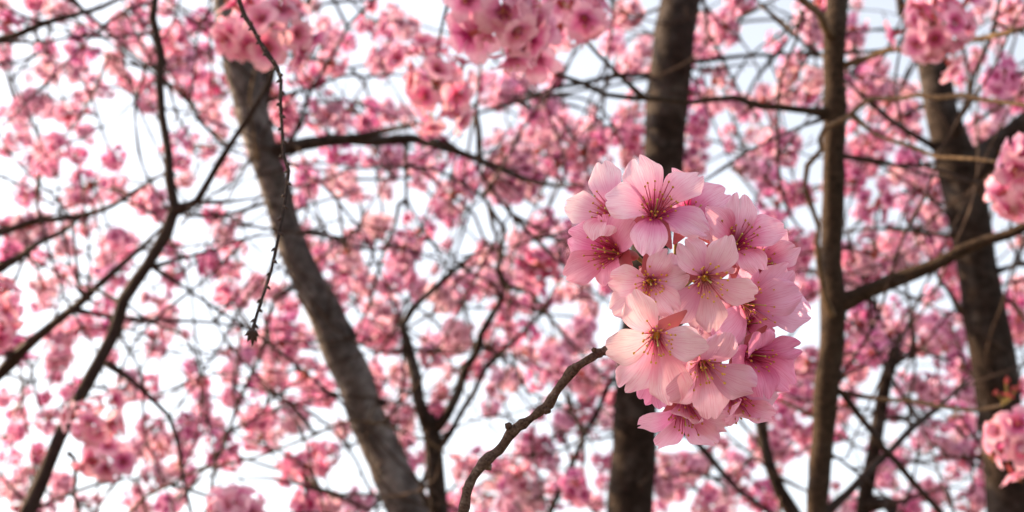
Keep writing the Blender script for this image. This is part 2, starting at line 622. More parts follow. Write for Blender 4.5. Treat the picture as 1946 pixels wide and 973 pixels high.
br('S', [(374, 385), (441, 383), (488, 376), (530, 372)], 8, 4, 2.2, 2.3, mat='bark_dark')
br('S', [(292, 507), (339, 493), (400, 476), (468, 454), (520, 430)], 8, 4, 2.2, 2.35)
br('S', [(203, 690), (248, 721), (288, 758), (322, 792), (339, 840), (346, 887), (353, 931), (361, 965), (372, 1010)], 11, 6, 2.16, 2.1, mat='bark_dark')
br('S', [(236, 572), (224, 573), (190, 554), (149, 539), (141, 520)], 9, 4, 2.2, 2.3)
br('S', [(129, 860), (142, 872), (144, 914), (140, 935), (149, 968), (152, 1010)], 8, 6, 2.13, 2.1)
br('S', [(298, 62), (285, 63), (203, 71), (136, 70), (88, 80), (41, 80), (-40, 82)], 6, 5, 2.2, 2.3, knob=0.3)
br('S', [(360, 390), (355, 415), (342, 432), (331, 448)], 5, 3, 2.15, 2.1)
br('S', [(345, 425), (376, 395), (407, 368), (450, 338), (468, 334)], 4, 4, 2.1, 2.1)
# twig that hangs down close to the camera, with a bud cluster at its end
hang = [(430, -260), (448, -90), (455, 0), (464, 30), (480, 54), (494, 81), (507, 102), (527, 129), (534, 153), (533, 197), (536, 244), (539, 295), (549, 325), (543, 371), (536, 415),
        (524, 473), (514, 520), (497, 571), (485, 608), (480, 630)]
br('S', hang, 8, 6, 0.72, 0.60, name='hanging_twig', mat='bark_dark', knob=0.45)
for i, (x, y) in enumerate(hang[3:-1]):
    for f in (0.0, 0.5):
        x2, y2 = hang[i + 4]
        xx, yy, dd_ = x + (x2 - x) * f, y + (y2 - y) * f, 0.70 - 0.10 * (i + f) / 17
        sgn = 1 if (2 * i + int(f * 2)) % 2 else -1
        mb = MB()
        blob(mb, P(xx + sgn * 4.5, yy + 1, dd_), P(xx + sgn * 7, yy + 6, dd_) - P(xx, yy, dd_), rng.uniform(9, 15) * dd_ / FPX, 3.2 * dd_ / FPX, 0, 5, 6, 0.8)
        part('S', 'bud', mb, [M['bud']])
wstem('S', 'branch', [P(296, -140, 2.25), P(330, -250, 1.7), P(390, -330, 1.1), P(430, -260, 0.72)], [0.006, 0.005, 0.004, 0.003], 'bark_dark', 0.03, 8)
for (dx, dy, ln) in ((-6, 8, 24), (5, 9, 22), (0, 14, 26), (-9, 1, 18), (8, 2, 16)):
    mb = MB()
    a = P(480 + dx, 632 + dy, 0.6) - P(480, 628, 0.6)
    blob(mb, P(480 + dx * 0.7, 632 + dy * 0.7, 0.6), a, ln * 1.2 * 0.6 / FPX, 5.2 * 0.6 / FPX, 0, 6, 7, 0.8)
    part('S', 'bud', mb, [M['bud']])

# --- tree standing off to the left, its boughs reach in
p, r, base = to_ground([(-330, 300, 60, 3.2), (-320, 600, 66, 3.2), (-330, 973, 72, 3.2)])
new_tree('L', base, 'cherry tree whose long dark boughs rise across the pale sky behind the forked stem')
wstem('L', 'trunk', [P(-350, -100, 3.25)] + p, [0.03] + r, 'bark')
br('L', [(-330, 930), (-150, 830), (3, 707), (34, 673), (68, 643), (102, 615), (138, 588), (180, 550), (234, 500), (268, 472), (305, 435), (360, 395)], 30, 6, 3.2, 2.6, mat='bark_dark')
br('L', [(138, 588), (203, 600), (288, 608), (346, 610), (407, 613), (458, 622), (520, 628), (600, 640)], 10, 4, 2.88, 3.1, mat='bark_dark')
br('L', [(407, 613), (425, 590), (455, 555), (480, 525), (500, 505)], 6, 3, 3.0, 3.2)
br('L', [(163, 568), (150, 545), (144, 490), (141, 420), (143, 400)], 8, 5, 2.85, 2.9)
br('L', [(160, 566), (172, 573), (185, 581)], 6, 5, 2.85, 2.83)
br('L', [(-325, 600), (-150, 560), (0, 506), (41, 486), (71, 462), (119, 439), (141, 422), (170, 405)], 22, 7, 3.2, 2.9, mat='bark_dark')
br('L', [(-326, 520), (-150, 480), (0, 444), (51, 425), (136, 413), (190, 401), (231, 381), (271, 354), (315, 327), (350, 300)], 18, 5, 3.2, 3.0)
br('L', [(-335, 200), (-150, 130), (0, 76), (34, 66), (85, 44), (129, 32), (190, 14), (217, 2), (260, -20)], 20, 7, 3.2, 3.0, mat='bark_dark')
br('L', [(120, -10), (163, 24), (210, 64), (251, 102), (292, 132), (325, 163), (360, 197), (383, 234), (417, 258), (441, 281), (478, 305)], 8, 5, 3.05, 2.7)
br('L', [(427, 278), (407, 258), (376, 224), (363, 193), (363, 168)], 6, 8, 2.75, 2.7, knob=0.3)
br('L', [(322, 165), (339, 224), (360, 258), (373, 295), (374, 345)], 5, 4, 2.85, 2.9)
br('L', [(75, 330), (74, 360), (71, 400), (72, 420)], 6, 5, 3.0, 2.98)
br('L', [(237, 985), (271, 948), (322, 921), (373, 894), (441, 880), (500, 865), (548, 846), (599, 826), (633, 809), (663, 800), (697, 801), (731, 806), (772, 823), (812, 838), (836, 852), (872, 876)], 6, 5, 2.5, 2.7, mat='bark_sunlit', knob=0.3)
wstem('L', 'branch', [P(-330, 973, 3.2), P(-100, 1060, 2.9), P(120, 1040, 2.6), P(237, 985, 2.5)], [0.012, 0.008, 0.005, 0.003], 'twig', 0.04, 8)

# --- leaning grey trunk
A_ = [(405, -160, 53, 3.75), (432, 0, 56, 3.7), (450, 80, 62, 3.66), (463, 150, 66, 3.64), (486, 240, 64, 3.62), (505, 300, 58, 3.6), (533, 400, 56, 3.6), (570, 500, 61, 3.58),
      (620, 600, 68, 3.56), (663, 700, 71, 3.54), (701, 800, 71, 3.52), (745, 900, 75, 3.5), (774, 973, 79, 3.48)]
tree_with_trunk('A', 'thick grey cherry trunk leaning to one side with a long side bough', A_, 'bark_grey', step=0.03, sides=20, rough=0.05)
br('A', [(500, 305), (490, 240), (496, 190), (512, 120), (540, 30), (560, -80)], 34, 26, 3.6, 3.9, mat='bark', sides=12)
br('A', [(500, 300), (520, 290), (555, 278), (616, 268), (663, 264), (717, 269), (778, 263), (805, 266), (846, 281), (894, 298), (955, 322), (990, 338), (1034, 349), (1071, 354), (1110, 352)], 28, 7, 3.6, 3.1, mat='bark')
br('A', [(645, 266), (690, 258), (717, 252), (765, 241), (790, 236), (830, 226)], 16, 8, 3.5, 3.2, mat='bark')
br('A', [(505, 192), (565, 175), (599, 166), (633, 149), (670, 142), (697, 146), (748, 141), (800, 150)], 8, 5, 3.6, 3.4, knob=0.3)
br('A', [(545, 282), (561, 251), (578, 203), (592, 170), (609, 142), (629, 108), (650, 75), (660, 51), (690, 20), (714, 0), (740, -60)], 8, 6, 3.58, 3.5)
br('A', [(620, 266), (629, 217), (646, 193), (660, 150)], 5, 4, 3.58, 3.6)
br('A', [(822, 244), (863, 278), (905, 300)], 6, 4, 3.45, 3.5)
br('A', [(540, 360), (616, 344), (660, 323), (720, 318), (800, 320)], 6, 4, 3.6, 3.7)
br('A', [(552, 402), (616, 381), (670, 366), (720, 350)], 6, 4, 3.6, 3.7)
br('A', [(560, 440), (610, 440), (650, 455), (680, 440), (688, 410), (690, 385)], 6, 4, 3.6, 3.65)
br('A', [(772, 262), (772, 320), (772, 381), (770, 432)], 9, 6, 3.52, 3.5)
br('A', [(775, 380), (758, 388), (751, 425), (731, 473), (717, 520), (704, 571), (683, 625), (670, 680)], 8, 5, 3.5, 3.6)
br('A', [(745, 903), (700, 970), (670, 955), (633, 935), (582, 923), (531, 911), (470, 909), (400, 925)], 9, 5, 3.5, 3.3)
br('A', [(640, 752), (605, 741), (560, 742)], 9, 4, 3.55, 3.5)
br('A', [(560, 545), (524, 564), (507, 625), (500, 657), (478, 711), (451, 769), (431, 833), (410, 880), (400, 938), (385, 990)], 9, 7, 3.56, 3.3)
br('A', [(652, 622), (668, 632), (678, 640)], 22, 12, 3.55, 3.5, mat='bark')
br('A', [(565, 560), (572, 572), (590, 600), (608, 628)], 7, 6, 3.42, 3.4, mat='bark_sunlit')
br('A', [(490, 305), (475, 200), (481, 150), (488, 120)], 6, 5, 3.5, 3.4, mat='bark_sunlit')
br('A', [(722, 764), (735, 770), (742, 775)], 10, 7, 3.5, 3.46, mat='bark')

# --- small forked tree between
B_ = [(812, 789, 30, 3.30), (823, 833, 34, 3.30), (829, 914, 36, 3.30), (836, 973, 38, 3.30)]
tree_with_trunk('B', 'small distant cherry tree that forks low into two dark arms', B_, 'bark', step=0.06, sides=12)
br('B', [(818, 812), (795, 758), (789, 711), (778, 670), (772, 645), (765, 618), (782, 588), (819, 554), (853, 523), (887, 493), (920, 470)], 24, 8, 3.30, 3.30, mat='bark')
br('B', [(820, 822), (850, 789), (870, 745), (884, 701), (901, 677), (911, 650), (914, 635), (934, 601), (955, 564), (962, 544)], 20, 12, 3.30, 3.20, mat='bark')
br('B', [(826, 860), (856, 823), (880, 779), (904, 741), (921, 701), (955, 667), (985, 640), (1010, 612)], 13, 8, 3.30, 3.10, mat='bark')
br('B', [(838, 985), (799, 931), (812, 890), (830, 850)], 12, 11, 3.30, 3.35, mat='bark')
br('B', [(962, 546), (946, 513), (953, 470), (959, 435), (940, 410), (929, 391), (919, 374), (892, 357), (854, 334), (817, 320), (745, 315), (690, 322)], 11, 5, 3.20, 2.90)
br('B', [(929, 391), (935, 430), (955, 480), (962, 520)], 6, 5, 3.10, 3.10)
br('B', [(768, 667), (720, 669), (680, 671)], 7, 4, 3.30, 3.10)
br('B', [(904, 200), (908, 260), (912, 327), (936, 361), (970, 405), (1003, 439), (1037, 473), (1071, 503), (1120, 530)], 7, 8, 2.50, 2.90)
br('B', [(1017, 456), (1051, 428), (1075, 408)], 6, 4, 2.80, 2.80)
br('B', [(962, 544), (1003, 554), (1034, 591), (1068, 632), (1106, 673), (1150, 718)], 8, 6, 3.20, 3.00)
br('B', [(1034, 591), (1051, 554), (1065, 530), (1090, 500)], 6, 4, 3.10, 3.10)
br('B', [(1034, 591), (1003, 622), (976, 646), (930, 700)], 6, 5, 3.10, 3.20)

# --- straight trunk behind the sharp blossoms
C_ = [(1312, -160, 76, 4.1), (1294, 0, 78, 4.05), (1280, 100, 80, 4.0), (1269, 200, 82, 4.0), (1260, 300, 77, 4.0), (1238, 450, 76, 4.0), (1222, 600, 78, 4.0), (1212, 720, 80, 4.0),
      (1208, 850, 87, 4.0), (1200, 973, 92, 4.0)]
tree_with_trunk('C', 'straight thick dark cherry trunk rising behind the sharp blossom cluster', C_, 'bark', step=0.05, sides=18, rough=0.035)
br('C', [(1262, 140), (1231, 142), (1157, 146), (1109, 158), (1062, 166), (1001, 186), (960, 200), (904, 217), (870, 232)], 12, 7, 4.0, 3.7, mat='bark')
br('C', [(904, 217), (911, 244), (916, 295), (925, 330)], 8, 6, 3.75, 3.9)
br('C', [(1290, 118), (1316, 117), (1367, 112), (1425, 105), (1487, 103), (1544, 98)], 12, 6, 4.0, 3.9)
br('C', [(1290, 130), (1313, 131), (1367, 129), (1411, 122), (1450, 124)], 8, 4, 4.0, 3.8)
br('C', [(1320, -80), (1337, 0), (1350, 61), (1374, 115), (1404, 173), (1428, 210), (1455, 251), (1480, 290)], 8, 5, 4.05, 3.7)
br('C', [(1165, -40), (1163, 51), (1155, 110), (1150, 170), (1145, 231), (1150, 305)], 6, 6, 3.9, 3.9)
br('C', [(1255, 820), (1309, 826), (1333, 850), (1367, 891), (1401, 928), (1455, 969), (1500, 1000)], 16, 9, 4.0, 3.8, mat='bark')
br('C', [(1038, 990), (1072, 914), (1092, 870), (1113, 819), (1136, 779), (1150, 745), (1167, 718), (1190, 690)], 12, 8, 3.95, 4.0, mat='bark')
br('C', [(1113, 819), (1079, 785), (1055, 765), (1004, 745), (980, 711), (974, 677)], 7, 4, 3.97, 4.1)
br('C', [(1190, 820), (1163, 819), (1113, 822)], 8, 5, 4.0, 3.98)
br('C', [(1411, 30), (1400, 60), (1425, 100), (1440, 130), (1450, 170)], 4, 4, 3.8, 3.8)
br('C', [(1320, 150), (1335, 190), (1360, 240), (1380, 290), (1400, 330)], 5, 3, 4.0, 4.2)
wstem('C', 'branch', [P(1200, 1100, 4.0), P(1100, 1080, 3.97), P(1038, 990, 3.95)], [0.02, 0.013, 0.009], 'bark', 0.05, 8)

# --- slender sunlit tree
D_ = [(1600, -150, 40, 2.1), (1590, -20, 43, 2.05), (1588, 60, 42, 2.0), (1587, 120, 40, 2.0), (1586, 200, 42, 2.0), (1586, 300, 40, 2.0), (1584, 400, 42, 2.0), (1581, 500, 44, 2.0),
      (1582, 570, 51, 2.0), (1578, 650, 46, 2.0), (1571, 750, 46, 2.0), (1563, 850, 42, 2.0), (1553, 973, 42, 2.0)]
tree_with_trunk('D', 'slender upright cherry tree with golden sunlight along its bark edge', D_, 'bark_slim', step=0.02, sides=16, rough=0.075, knob=0.06)
br('D', [(1584, 585), (1609, 571), (1649, 554), (1690, 537), (1744, 517), (1785, 500), (1826, 476), (1870, 459), (1921, 445), (1946, 432), (2060, 380)], 30, 17, 2.0, 1.9, mat='bark_slim', sides=12, flare=1.4)
br('D', [(1584, 218), (1565, 214), (1531, 209), (1480, 203), (1446, 202), (1394, 185), (1313, 195), (1252, 188), (1197, 186), (1150, 180), (1109, 159), (1072, 146), (1035, 125), (1000, 105)], 15, 7, 2.0, 1.6, mat='bark_slim', flare=1.8)
br('D', [(1224, 187), (1191, 156), (1163, 129), (1136, 102), (1116, 81), (1090, 40)], 9, 6, 1.72, 1.6, mat='bark_slim')
br('D', [(1582, 75), (1568, 51), (1558, 27), (1524, 0), (1430, -80), (1250, -160), (1080, -150), (990, -110)], 20, 10, 2.0, 1.2, mat='bark_sunlit', flare=1.3)
br('D', [(990, -110), (985, -40), (988, 30)], 10, 8, 1.2, 1.12, mat='bark_slim')
br('D', [(1080, -150), (960, -120), (870, -30), (838, 60), (830, 130)], 9, 6, 1.4, 1.75, mat='bark_slim')
br('D', [(1594, 127), (1609, 122), (1649, 109), (1690, 95), (1751, 90), (1802, 81), (1880, 70), (1946, 53), (2040, 20)], 13, 9, 2.0, 1.65, mat='bark_sunlit', knob=0.22)
br('D', [(1592, 100), (1649, 98), (1690, 93), (1720, 80)], 7, 4, 2.0, 1.9, mat='bark_slim')
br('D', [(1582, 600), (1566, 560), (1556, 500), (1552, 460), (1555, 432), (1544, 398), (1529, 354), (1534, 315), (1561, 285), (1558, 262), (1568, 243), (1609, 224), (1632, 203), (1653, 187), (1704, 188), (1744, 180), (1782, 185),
         (1829, 181), (1870, 190), (1946, 200), (2010, 225)], 10, 9, 1.96, 1.5, mat='bark_sunlit', knob=0.25)
br('D', [(1618, 218), (1656, 251), (1683, 264), (1738, 281), (1778, 298), (1853, 302), (1904, 308), (1945, 318)], 8, 6, 1.78, 1.55, mat='bark_sunlit', knob=0.25)
br('D', [(1590, 296), (1609, 298), (1649, 303), (1700, 314), (1751, 314), (1800, 305), (1850, 300)], 11, 6, 2.0, 2.1, mat='bark_slim')
br('D', [(1582, 743), (1599, 745), (1636, 753), (1683, 760), (1734, 762), (1785, 772), (1836, 779), (1870, 777), (1905, 770), (1925, 760)], 11, 7, 2.0, 1.6, mat='bark_slim', knob=0.2)
br('D', [(1576, 735), (1602, 748), (1629, 785), (1656, 819), (1680, 853), (1704, 877), (1731, 911), (1768, 952), (1810, 1000)], 13, 12, 2.0, 2.3, mat='bark_dark')
br('D', [(1565, 800), (1541, 789), (1497, 768), (1466, 752), (1430, 740)], 9, 5, 2.0, 2.1, mat='bark_slim')
br('D', [(1560, 868), (1585, 870), (1609, 871)], 8, 5, 2.0, 2.0, mat='bark_slim')
br('D', [(1553, 985), (1571, 972), (1609, 938), (1649, 897), (1690, 860), (1724, 823), (1751, 799), (1785, 772), (1819, 741), (1852, 714)], 18, 9, 2.0, 2.5, mat='bark_dark')
br('D', [(1446, 10), (1490, 45), (1525, 80), (1560, 105), (1578, 118)], 6, 6, 2.2, 2.02, mat='bark_sunlit')
br('D', [(1525, 20), (1515, 70), (1500, 110), (1485, 145), (1477, 190), (1478, 240), (1478, 300), (1482, 345), (1490, 380), (1505, 415), (1530, 445)], 6, 7, 2.1, 2.2, mat='bark_slim', knob=0.2)
br('D', [(1946, 200), (1995, 240), (1985, 300), (1950, 310)], 8, 5, 1.55, 1.35)
br('D', [(2000, 402), (1990, 370), (1960, 370), (1935, 385)], 8, 5, 1.9, 1.5)

# --- forked trunk on the right
E_ = [(1740, -120, 54, 3.6), (1752, 0, 56, 3.55), (1766, 80, 58, 3.5), (1778, 150, 60, 3.45), (1788, 210, 62, 3.42), (1806, 270, 72, 3.4), (1828, 330, 84, 3.4), (1842, 400, 78, 3.4),
      (1857, 500, 74, 3.4), (1872, 600, 82, 3.4), (1890, 700, 85, 3.4), (1902, 800, 82, 3.4), (1910, 900, 86, 3.4), (1916, 973, 92, 3.4)]
tree_with_trunk('E', 'thick dark cherry trunk that splits into two heavy limbs', E_, 'bark', step=0.05, sides=18, rough=0.035)
br('E', [(1836, 345), (1862, 312), (1898, 283), (1925, 257), (1950, 234), (2010, 180), (2080, 80)], 70, 34, 3.4, 3.3, mat='bark', sides=14, flare=1.2)
br('E', [(1812, 260), (1826, 217), (1843, 180), (1853, 136), (1877, 85), (1890, 44), (1900, 0), (1915, -60)], 11, 8, 3.3, 3.0, mat='bark')
br('E', [(1800, 296), (1761, 271), (1704, 237), (1663, 203), (1636, 180), (1609, 153), (1570, 130)], 14, 7, 3.4, 3.2, mat='bark')
br('E', [(1880, 520), (1911, 510), (1945, 500), (1990, 490)], 12, 6, 3.4, 3.2, mat='bark')
br('E', [(1942, 501), (1925, 470), (1914, 452), (1905, 430)], 6, 5, 3.22, 3.2)
br('E', [(1860, 610), (1822, 591), (1806, 557), (1785, 530), (1765, 480), (1750, 440)], 12, 5, 3.4, 3.3, mat='bark')
br('E', [(1840, 460), (1805, 449), (1760, 442), (1717, 439), (1666, 434), (1609, 442), (1570, 450)], 10, 5, 3.4, 3.2, mat='bark_sunlit')
br('E', [(1716, 25), (1710, 0), (1702, -50)], 14, 14, 3.3, 3.4, mat='bark')
br('E', [(1766, 90), (1730, 50), (1716, 22)], 16, 14, 3.5, 3.3, mat='bark')
br('E', [(1895, 690), (1850, 716), (1820, 650), (1800, 600)], 8, 4, 3.4, 3.5)
br('E', [(1900, 850), (1855, 835), (1830, 800), (1815, 770)], 8, 5, 3.4, 3.3)
br('E', [(1870, 870), (1800, 868), (1750, 862), (1710, 850)], 7, 4, 3.4, 3.5)

# --- far thin tree low between
F_ = [(1704, 660, 24, 3.80), (1684, 721, 26, 3.80), (1670, 796, 26, 3.80), (1661, 860, 27, 3.80), (1647, 931, 29, 3.80), (1640, 985, 30, 3.80)]
tree_with_trunk('F', 'distant thin cherry stem seen between the slender tree and the forked trunk', F_, 'bark', step=0.06, sides=10)
br('F', [(1643, 960), (1683, 958), (1700, 985), (1712, 1010)], 22, 18, 3.80, 3.60, mat='bark')
br('F', [(1690, 960), (1750, 940), (1800, 925), (1850, 930)], 9, 5, 3.70, 3.60)
br('F', [(1728, 830), (1728, 770), (1738, 700), (1738, 640), (1725, 560), (1700, 480)], 6, 5, 3.60, 3.40)
br('F', [(1690, 700), (1750, 660), (1790, 610), (1840, 560)], 8, 5, 3.80, 3.60)
br('F', [(1690, 700), (1660, 640), (1650, 560), (1660, 470)], 12, 6, 3.80, 3.70)
G_ = [(1432, 760, 16, 3.40), (1441, 792, 18, 3.40), (1448, 820, 20, 3.40), (1456, 860, 22, 3.40), (1466, 894, 24, 3.40), (1483, 935, 27, 3.40), (1506, 973, 30, 3.40)]
tree_with_trunk('G', 'thin curved cherry stem leaning under the sharp blossom cluster', G_, 'bark', step=0.06, sides=10)
br('G', [(1474, 905), (1480, 907), (1527, 931), (1560, 940)], 9, 6, 3.40, 3.30)
br('G', [(1440, 790), (1450, 700), (1500, 640), (1530, 600)], 12, 6, 3.40, 3.30)
br('G', [(1437, 775), (1400, 700), (1390, 640), (1420, 560), (1450, 470), (1430, 380)], 12, 6, 3.40, 3.10)

